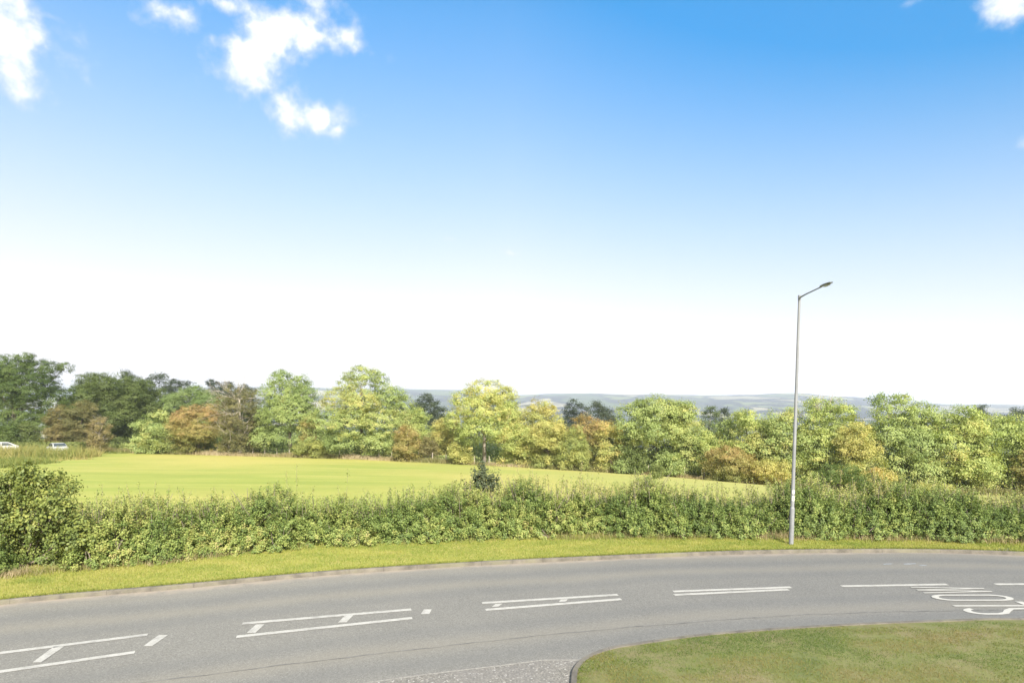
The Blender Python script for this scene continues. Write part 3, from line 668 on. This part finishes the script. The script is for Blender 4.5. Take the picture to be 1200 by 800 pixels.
# dark green shrub standing in the field behind the hedge
tree('field_shrub', 984, 541, 0, 34, 0, 'dark_green', 'dark green mound shaped shrub in the field right of the lamp post', 'shrub', dist=38, tint=(.1,.9), leaf=.13, dens=.6, trunk=True)
tree('field_shrub', 1040, 563, 0, 36, 0, 'dark_green', 'low dark green shrub behind the hedge, right of the mound shaped one', 'shrub', dist=34, tint=(.2,.9), leaf=.12, dens=.6)
tree('field_shrub', 770, 545, 0, 8, 0, 'mid_green', 'thin pale weed like shrub at the edge of the field', 'shrub', dist=58, tint=(.2,1), leaf=.12, dens=.4)

# ------------------------------------------------------------------ roadside hedge
rng = np.random.default_rng(12)
hed = empty('roadside_hedge', (0, float(hedge_y(0.0))+1.5, 0)); props(hed, 'long ragged green hedge running along the far verge of the road', 'hedge')
C = []; Nm = []; T = []; hs = MB()
def hedge_h(x): return 1.50+.20*math.exp(-((x-6)/3.5)**2)+.16*math.sin(x*.52+1)+.10*math.sin(x*1.37)+.07*math.sin(x*2.9)
x = -33.0; bushes = []
while x < 36:
    w = rng.uniform(.75, 1.15); fy = float(hedge_y(x))-1.85; hh = hedge_h(x)*rng.uniform(.76, 1.26)
    bushes.append((x, fy+2.5+rng.uniform(-.32,.35), w, hh, rng.uniform(-.26,.20))); bushes.append((x+rng.uniform(-.3,.3), fy+3.5+rng.uniform(-.3,.4), w*1.05, hh*rng.uniform(.95,1.12), rng.uniform(-.15,.2)))
    if rng.random() < .75: bushes.append((x+rng.uniform(-.5,.5), fy+1.95+rng.uniform(-.15,.2), w*.6, hh*rng.uniform(.35,.7), rng.uniform(-.1,.25)))
    x += w*rng.uniform(.75, 1.0)
HO = np.array(hed.location)
for (bx, by, w, hh, bt) in bushes:
    if -14.2 < bx < -12.35 and by-hedge_y(bx) < 1.35: continue
    big = abs(bx) < 24
    ns = int((150 if big else 90)*w*hh); u = sph(ns, rng); u[:,2] = np.abs(u[:,2])*1.0-.12
    rad = np.array([w, w*.95, hh]); gz = verge_z(bx, by) if by-far_y(bx) < 8.4 else 0
    roots = np.array([bx, by, gz+.05])+u*rad*rng.uniform(.55, .93, (ns,1))
    dirs = u*np.array([1,1,.7])+np.array([0,-.1,.55])+rng.normal(0, .25, (ns,3)); dirs /= np.linalg.norm(dirs, axis=1, keepdims=True)
    Ls = rng.uniform(.16, .42, ns)
    per = 44 if big else 16; s = rng.uniform(0, 1, (ns, per))
    P = roots[:,None,:]+dirs[:,None,:]*(s*Ls[:,None])[:,:,None]+rng.normal(0, .045, (ns, per, 3))
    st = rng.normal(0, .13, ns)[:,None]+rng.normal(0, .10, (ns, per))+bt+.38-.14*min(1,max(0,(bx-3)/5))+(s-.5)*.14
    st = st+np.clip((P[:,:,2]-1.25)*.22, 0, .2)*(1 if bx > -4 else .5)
    k = P[:,:,2].ravel() > .08
    C.append(P.reshape(-1,3)[k]); Nm.append((np.repeat(u, per, 0)+np.array([0,0,.5]))[k]); T.append(st.ravel()[k])
    for _ in range(4 if big else 1):
        a = np.array([bx+rng.normal(0,.2), by+rng.normal(0,.2), gz]); b = np.array([bx+rng.normal(0,.5)*w, by+rng.normal(0,.4)*w, gz+hh*rng.uniform(.7,1.0)])
        hs.tube([a-HO, (a+b)/2+rng.normal(0,.08,3)-HO, b-HO], [.022,.014,.006], 4, False)
# upright whips above the hedge top
nwp = 1700; wx = rng.uniform(-26, 28, nwp); wy = hedge_y(wx)+rng.uniform(.4, 2.2, nwp); 
wb = np.array([hedge_h(a) for a in wx])*rng.uniform(.85,1.0,nwp); wh = rng.gamma(2.0, .125, nwp)+.06
for i in range(nwp):
    d = np.array([rng.normal(0,.22), rng.normal(0,.18), 1.0]); d /= np.linalg.norm(d); b = np.array([wx[i], wy[i], wb[i]]); e = b+d*wh[i]
    hs.tube([b-d*.25-HO, e-HO], [.006,.003], 3, False)
    m = int(12+46*wh[i]); s = rng.uniform(-.2, 1, m); P = b+d*(s*wh[i])[:,None]+rng.normal(0, .035, (m,3)); C.append(P)
    Nm.append(rng.normal(0,.6,(m,3))+np.array([0,0,.6])); T.append(np.clip(.45+rng.normal(0,.12)+rng.normal(0,.1,m)+(.18 if wx[i] > -2 else .04), 0, 1))
C = np.concatenate(C)-HO; Nm = np.concatenate(Nm); T = np.concatenate(T); print('hedge leaves', len(C))
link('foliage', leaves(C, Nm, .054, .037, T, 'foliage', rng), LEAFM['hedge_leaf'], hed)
hs.build('stems', BARK, hed)

# big leafy bush at the left end, dark sapling in the hedge
def bush(name, bx, by, lob, leaf, kind, label, cat, tint, seed, n_per=20, dens=1.0):
    """lob: (dx, dy, z, rx, rz)"""
    rng = np.random.default_rng(seed); gz = float(verge_z(bx, by)) if by-far_y(bx) < 6.4 else -.1
    r = empty(name, (bx, by, gz)); props(r, label, cat); C = []; Nm = []; T = []; mb = MB()
    for (dx, dy, z, rx, rz) in lob:
        ns = int(dens*rx*rz*170*(.09/leaf)**1.5)+8; u = sph(ns, rng); c = np.array([dx, dy, z])
        roots = c+u*np.array([rx, rx, rz])*rng.uniform(.45, .98, (ns,1)); dirs = u*.8+np.array([0,0,.5])+rng.normal(0,.25,(ns,3)); dirs /= np.linalg.norm(dirs, axis=1, keepdims=True)
        s = rng.uniform(0, 1, (ns, n_per)); P = roots[:,None,:]+dirs[:,None,:]*(s*rng.uniform(.12,.35,(ns,1)))[:,:,None]+rng.normal(0, leaf*.8, (ns, n_per, 3))
        C.append(P.reshape(-1,3)); Nm.append(np.repeat(u, n_per, 0)+np.array([0,0,.5])); T.append((tint[0]+(tint[1]-tint[0])*np.clip(.5+rng.normal(0,.2,(ns,1))+rng.normal(0,.15,(ns,n_per)),0,1)).ravel())
        a = np.array([rng.normal(0,.1), rng.normal(0,.1), 0]); mb.tube([a, (a+c)/2+rng.normal(0,.08,3), c+np.array([0,0,rz*.8])], [.03,.02,.006], 5, False)
    C = np.concatenate(C); Nm = np.concatenate(Nm); T = np.concatenate(T); k = C[:,2] > .03
    link('foliage', leaves(C[k], Nm[k], leaf, leaf*.75, T[k], 'foliage', rng), LEAFM[kind], r); mb.build('stems', BARK, r); return r
def wpt(px, d): return (px-600)*d/F
def zpt(py, d): return H-(py-YH)*d/F
d = 17.3; bx = wpt(28, d)
LB = []
for (px, py, r) in ((-12,585,26),(22,578,22),(52,575,16),(38,562,12),(70,588,13),(36,559,6),(57,567,7),(74,578,7),(14,565,8),(80,600,12),(92,622,12),(84,640,16),(104,640,12),(14,605,30),(48,612,26),(-20,630,34),(22,636,28),(55,640,18),(-60,590,36),(-95,600,34),(-60,640,40)):
    LB.append((wpt(px,d)-bx, random.uniform(-.45,.35), zpt(py,d), r*d/F, r*d/F*.9))
bush('leafy_bush', bx, d, LB, .082, 'bush_leaf', 'tall broad leaved bush at the left end of the hedge', 'bush', (-.12,.78), 31, dens=1.2)
d = 23.6; bx = wpt(563, d)
LB = [(wpt(px,d)-bx, random.uniform(-.1,.1), zpt(py,d), r*d/F, ry*d/F) for (px,py,r,ry) in ((564,553,4,8),(561,562,9,8),(566,572,13,9),(579,562,4,7),(578,571,8,8),(552,575,9,7),(566,590,13,14))]
bush('sapling', bx, d, LB, .075, 'blue_green', 'dark green two topped sapling rising out of the middle of the hedge', 'sapling', (.3,1.0), 33, dens=1.2)

# ------------------------------------------------------------------ grasses
rng = np.random.default_rng(5)
n = 230000; x = rng.uniform(-22, 26, n); y = far_y(x)+.10+rng.uniform(0, 1, n)*(hedge_y(x)-far_y(x)+.9)
edge_f = np.clip(1-(y-far_y(x)-.1)/.22, 0, 1); y = y-(rng.random(n) < .05)*rng.uniform(0,.10,n)*0
z = verge_z(x, y)-.01
tint = .38+.75*(fbm(x*.8, y*1.6, 3, 5)-.5)*2+rng.normal(0,.16,n)
B = np.stack([x, y, z], 1)
props(link('verge_grass', blades(B, .055, .016, tint, 'verge_grass', rng, .6), LEAFM['verge_blade']), 'mown yellow green grass on the verge between kerb and hedge', 'grass', kind='stuff')
n = 22000; x = rng.uniform(-22, 26, n); y = far_y(x)+.10+np.abs(rng.normal(0,.05,n)); k = fbm(x*.9, x*0, 81)+.25*rng.random(n) > .52; x, y = x[k], y[k]
props(link('kerb_edge_grass', blades(np.stack([x, y, verge_z(x, y)-.02], 1), .10, .014, .38+rng.normal(0,.2,len(x)), 'kerb_edge_grass', rng, .9), LEAFM['verge_blade']), 'ragged grass hanging over the back of the far kerb', 'grass', kind='stuff')
# longer grass and straw at the foot of the hedge
n = 26000; x = rng.uniform(-22, 28, n); y = hedge_y(x)-.22+rng.normal(0,.20,n)+.22*(fbm(x*.9, x*0, 8)-.5)*2
dry = fbm(x*.35+4, x*0+2, 21); kx = np.where((x > 8.5), .34, 0)+np.where(np.abs(x+14.3) < 1.1, .5, 0)+np.where(np.abs(x+9.6) < .9, .30, 0)
keep = rng.random(n) < np.clip(.16+kx*1.2+(dry-.5)*1.3, .06, 1); x, y, kx, dry = x[keep], y[keep], kx[keep], dry[keep]
B = np.stack([x, y, verge_z(x, y)-.01], 1)
props(link('hedge_bottom_grass', blades(B, .24, .015, .10+kx*.95+(dry-.5)*.6+rng.normal(0,.14,len(x)), 'hedge_bottom_grass', rng, .45), LEAFM['dry_grass']), 'long straw and green grass along the foot of the hedge', 'grass', kind='stuff')
# near lawn blades
n = 190000; x = rng.uniform(.9, 16, n); y = rng.uniform(8.4, 13.2, n)
from mathutils import Vector
le = lawn_edge
ymax = np.where(x < 3.42, np.interp(x, le[40:101,0], le[40:101,1]), near_y(x))
k = (y < ymax-.11-.03*rng.random(n)) & ((x > 1.06) | (y < 9.0)); k &= x > .99+.02*rng.random(n)
ed = np.minimum(ymax-y, np.where(x < 1.6, (x-.93)*1.2, 9)); soil = np.clip(1-ed/.35, 0, 1)*(fbm(x*1.4, y*1.4, 44) > .36)+.75*(fbm(x*1.9, y*3.2, 49) > .60)+np.where((x > 7.0)&(ed < .9), .62*(fbm(x*.9, y*2, 47) > .45), 0)
k &= rng.random(n) > soil*.85
x, y, ed = x[k], y[k], ed[k]
tint = .46+(fbm(x*.7, y*1.5, 61, 5)-.5)*2.9+rng.normal(0,.24,len(x)); tint -= np.where((x < 1.75)&(y < 11.0), .34*np.clip((1.75-x)*2.2,0,1), 0)
B = np.stack([x, y, lawn_h(np.maximum(ed-.1,0))-.012], 1)
props(link('lawn_grass', blades(B, .034, .012, tint, 'lawn_grass', rng, .95), LEAFM['lawn_blade']), 'short patchy grass of the near lawn inside the kerb', 'grass', kind='stuff')
# straw and weeds below the far trees
n = 60000; x = rng.uniform(-95, 62, n); y = line_y(x)-2.2+rng.normal(0,.6,n)
B = np.stack([x, y, terrain(x, y)-.07], 1)
props(link('field_edge_straw', blades(B, .22+.6*fbm(x*.4,y*.4,29), .07, .46+(fbm(x*.25, x*0+3, 9)-.5)*2.0+rng.normal(0,.15,n), 'field_edge_straw', rng, .35), LEAFM['dry_grass']), 'pale straw and dead stalks along the far edge of the field', 'grass', kind='stuff')
n = 130000; x = rng.uniform(-75, 64, n); dU = rng.uniform(-1.2, 13, n); y = line_y(x)+dU; hU = .8+1.7*(fbm(x*.22, y*.22, 91)-.3)+np.clip(dU-2,0,6)*.42
B = np.stack([x, y, terrain(x, y)-.05+np.maximum(hU,.2)*rng.random(n)**.6], 1)
props(link('undergrowth', leaves(B, rng.normal(0,.6,(n,3))+np.array([0,-.3,.7]), .24, .17, .35+(fbm(x*.12, y*.12, 93)-.5)*1.4+rng.normal(0,.16,n), 'undergrowth', rng), LEAFM['fresh_green']), 'brambles and low growth filling in beneath the far trees', 'undergrowth', kind='stuff')
# weedy rough patch at the left of the field
n = 110000; x = rng.uniform(-115, -38, n); y = rng.uniform(42, 92, n); y = np.where(y > line_y(x)-.5, line_y(x)-rng.uniform(.5,8,n), y)
k = x < -47-(y-48)*.20+(fbm(x*.3, y*.3, 71)-.5)*7; x, y = x[k], y[k]; n = len(x); tall = fbm(x*.35, y*.35, 73)
tall = np.maximum(tall, np.where((y > 70)&(y < 79.2), .84+.2*fbm(x*1.1, y*.2, 75), 0))
B = np.stack([x, y, terrain(x, y)-.07], 1)
props(link('rough_weeds', blades(B, .22+.9*np.clip(tall-.38,0,1)*2, .07, .27+(fbm(x*.22, y*.3, 13)-.5)*1.6+rng.normal(0,.14,n), 'rough_weeds', rng, .9), LEAFM['rough_grass']), 'yellow and green weeds between the field and the left wood', 'weeds', kind='stuff')
# longer tussocks just behind the hedge, up to the mown field
n = 30000; x = rng.uniform(-30, 32, n); y = hedge_y(x)+rng.uniform(2.6, 5.5, n)
B = np.stack([x, y, terrain(x, y)-.07], 1)
props(link('tussock_grass', blades(B, .5, .04, .3+(fbm(x*.5, y*.5, 17)-.5)+rng.normal(0,.13,n), 'tussock_grass', rng, .5), LEAFM['rough_grass']), 'rank grass on the field side of the hedge', 'grass', kind='stuff')

# ------------------------------------------------------------------ field fence
WOOD = plain('weathered_wood', (.33,.29,.24), .9, var=.3, scale=8); WIRE = plain('fence_wire', (.28,.28,.27), .5, .7)
x0, x1 = wpt(230,86), wpt(905,62); fr_ = empty('wire_fence', (0, 74, 0)); props(fr_, 'post and wire fence of grey stakes along the far edge of the field', 'fence')
xs = []; xx = x0
while xx < x1: xs.append(xx); xx += 1.85
rng = np.random.default_rng(8); tops = []
for xx in xs:
    yy = float(line_y(xx))-1.7; zz = float(terrain(xx, yy))-.06; hgt = 1.12+rng.normal(0,.05); lx, ly = rng.normal(0,.04,2)
    MB().tube([(xx, yy-74, zz-.1), (xx+lx, yy-74+ly, zz+hgt)], [.06,.055], 6).build('post', WOOD, fr_); tops.append((xx, yy-74, zz))
for hgt in (.35,.65,.98):
    w = MB(); w.tube([(a, b-.06, c+hgt) for a, b, c in tops], .006, 4); w.build('wire', WIRE, fr_)

# ------------------------------------------------------------------ trimmed hedge and white cars by the left wood
def car(X, Y, rz, label):
    z = float(terrain(X, Y))-.06; r = empty('parked_car', (X, Y, z)); r.rotation_euler = (0,0,rz); props(r, label, 'car', 'white cars by the left wood')
    prof = [(-2.05,.32),(-2.08,.62),(-1.98,.88),(-1.15,.97),(-.55,1.38),(.15,1.46),(.95,1.42),(1.72,1.02),(2.02,.92),(2.06,.55),(2.0,.32)]
    def ext(pr, w, tw):
        v = []; n = len(pr)
        for sgn in (-1,1):
            for (a, b) in pr: v.append((a, sgn*(w-(tw*max(0, b-.9))), b))
        f = [tuple(range(n)), tuple(range(2*n-1, n-1, -1))]+[(i, n+i, n+(i+1)%n, (i+1)%n) for i in range(n)]
        return v, f
    mb = MB(); mb.add(*ext(prof, .84, .34)); b = mb.build('body', CARW, r)
    bv = b.modifiers.new('bevel', 'BEVEL'); bv.width = .05; bv.segments = 2
    for sgn in (-1,1):
        g = MB(); pts = [(-.98,.99),(-.50,1.33),(.12,1.40),(.12,.99)]; g.add([(a, sgn*(.84-.34*(bb-.9)+.006), bb) for a, bb in pts], [(0,1,2,3)]); g.build('window', CARG, r)
        g = MB(); pts = [(.20,.99),(.20,1.40),(.90,1.36),(1.45,1.02)]; g.add([(a, sgn*(.84-.34*(bb-.9)+.006), bb) for a, bb in pts], [(0,1,2,3)]); g.build('window', CARG, r)
    g = MB(); g.add([(-1.13,-.72,1.0),(-1.13,.72,1.0),(-.58,.62,1.375),(-.58,-.62,1.375)], [(0,1,2,3)]); o = g.build('windscreen', CARG, r); o.location = (-.012,0,.012)
    g = MB(); g.add([(1.69,-.70,1.05),(1.69,.70,1.05),(.99,.62,1.405),(.99,-.62,1.405)], [(3,2,1,0)]); o = g.build('rear_window', CARG, r); o.location = (.012,0,.012)
    for a in (-1.3,1.3):
        for sgn in (-1,1):
            wh = MB().tube([(a, sgn*.70, .31), (a, sgn*.87, .31)], .31, 18).build('wheel', TYRE, r)
            MB().tube([(a, sgn*.865, .31), (a, sgn*.885, .31)], .19, 14).build('rim', RIM, wh)
    for sgn in (-1,1): MB().box((-2.0, sgn*.6, .72), (.12,.3,.14)).build('headlight', RIM, r)
CARW = plain('white_paint', (.45,.45,.44), .3, var=.04); CARG = plain('car_glass', (.05,.06,.065), .1); TYRE = plain('rubber', (.02,.02,.02), .8); RIM = plain('alloy', (.5,.5,.5), .35, .8)
d = 80; car(wpt(-1,d), d, .75, 'white car at the left edge, mostly hidden by the weeds')
d = 81; car(wpt(67,d), d, -.72, 'white car in front of the flat topped hedge, only its roof above the weeds')
rng = np.random.default_rng(15)
d = 84; a, b = wpt(16,d), wpt(96,d); n = 15000; zz = float(terrain((a+b)/2, d)); th = empty('trimmed_hedge', ((a+b)/2, d, zz)); props(th, 'flat topped trimmed hedge behind the white cars', 'hedge')
u = rng.uniform(-1,1,(n,3)); ff = rng.integers(0,3,n); u[np.arange(n), ff] = np.sign(u[np.arange(n), ff]); Cn = u*np.array([(b-a)/2,.6,.62])+np.array([0,0,.62])+rng.normal(0,.05,(n,3))
nn = np.zeros((n,3)); nn[np.arange(n), ff] = u[np.arange(n), ff]
link('foliage', leaves(Cn, nn+np.array([0,0,.3]), .2, .14, .6+rng.normal(0,.2,n), 'foliage', rng), LEAFM['mid_green'], th)

# ------------------------------------------------------------------ lamp post
GALV = plain('galvanised_steel', (.185,.19,.195), .6, .0, var=.14, scale=2.5); LANT = plain('lantern_grey', (.20,.21,.22), .5, .2); PLATE = plain('plate_white', (.42,.42,.38), .5, var=.03); INK = plain('plate_ink', (.05,.05,.05), .6)
LENS = plain('lamp_lens', (.35,.36,.36), .2)
lx, ly = gp(927, 637, .12); lz = float(verge_z(lx, ly))
lp = empty('street_lamp', (lx, ly, lz)); props(lp, 'tall grey steel street lamp on the far verge, leaning slightly right', 'street lamp')
TOP = zpt(347, ly)-lz; LEAN = (937-927)*ly/F/TOP
def ax_(z): return (LEAN*z, 0, z)
MB().tube([ax_(-.15), ax_(.02), ax_(1.20)], .076, 14).build('base_column', GALV, lp, False)
MB().tube([ax_(1.20), ax_(1.235), ax_(1.25)], [.076,.066,.060], 14).build('shoulder', GALV, lp)
MB().tube([ax_(1.25), ax_(4.0), ax_(TOP)], [.060,.052,.042], 14).build('shaft', GALV, lp, False)
MB().tube([ax_(TOP-.12), ax_(TOP+.03)], .05, 12).build('bracket_cap', GALV, lp)
tx0 = LEAN*TOP
MB().tube([(tx0, 0, TOP-.05), (tx0+.01, -.45, TOP-.01), (tx0+.015, -1.42, TOP+.03)], [.028,.022,.02], 10).build('arm', GALV, lp, False)
hd = MB(); sec = [(-1.33,.04,.03), (-1.42,.07,.04), (-1.62,.095,.042), (-1.86,.09,.034), (-1.97,.05,.02)]; v = []; nn_ = 12
for (yy, hw_, hh_) in sec:
    for k in range(nn_):
        a = 2*math.pi*k/nn_; v.append((tx0+.015+hw_*math.cos(a), yy, TOP+.045+hh_*(math.sin(a) if math.sin(a) > 0 else .55*math.sin(a))))
f = [(i*nn_+k, i*nn_+(k+1)%nn_, (i+1)*nn_+(k+1)%nn_, (i+1)*nn_+k) for i in range(len(sec)-1) for k in range(nn_)]+[tuple(range(nn_)), tuple(range((len(sec)-1)*nn_+nn_-1, (len(sec)-1)*nn_-1, -1))]
lan = hd.add(v, f).build('lantern', LANT, lp, True)
MB().box((tx0+.015, -1.66, TOP+.008), (.12,.28,.02)).build('lens', LENS, lan)
def plate(zc, hgt, ink):
    mb = MB(); r = .0605-.0008; n = 7; v = []
    for (zz) in (zc-hgt/2, zc+hgt/2):
        for k in range(n):
            a = R(-90+(-52+104*k/(n-1))); v.append((LEAN*zz+.064*math.cos(a), .064*math.sin(a), zz))
    mb.add(v, [(k, k+1, n+k+1, n+k) for k in range(n-1)]); o = mb.build('number_plate', PLATE, lp)
    if ink:
        mb = MB()
        for (dz, a0, a1, h_) in ((.03,-14,10,.018), (-.03,-14,10,.018), (0,-14,-4,.06)):
            v = [(LEAN*zc+.066*math.cos(R(-90+a)), .066*math.sin(R(-90+a)), zc+dz+s*h_/2) for s in (-1,1) for a in (a0,a1)]; mb.add(v, [(0,1,3,2)])
        mb.build('plate_mark', INK, o)
plate(zpt(576,ly)-lz, .13, False); plate(zpt(583.5,ly)-lz, .17, True)
dr = MB(); v = []
for zz in (.42,1.0):
    for k in range(5): a = R(-90+(-34+68*k/4)); v.append((LEAN*zz+.0785*math.cos(a), .0785*math.sin(a), zz))
dr.add(v, [(k, k+1, 5+k+1, 5+k) for k in range(4)]); dr.build('access_door', GALV, lp)

# concrete chamber cover in the verge at the right
cx_, cy_ = gp(1178, 643.5, .1); mb = MB(); mb.box((0,0,.01), (.75,.42,.08)); mb.box((0,0,.054), (.55,.30,.010))
o = mb.build('chamber_cover', plain('concrete', (.18,.168,.14), .9, var=.2)); o.location = (cx_, cy_, float(verge_z(cx_, cy_))-.055); o.rotation_euler = (0,0,.15); props(o, 'grey concrete chamber cover set in the verge at the right', 'cover')
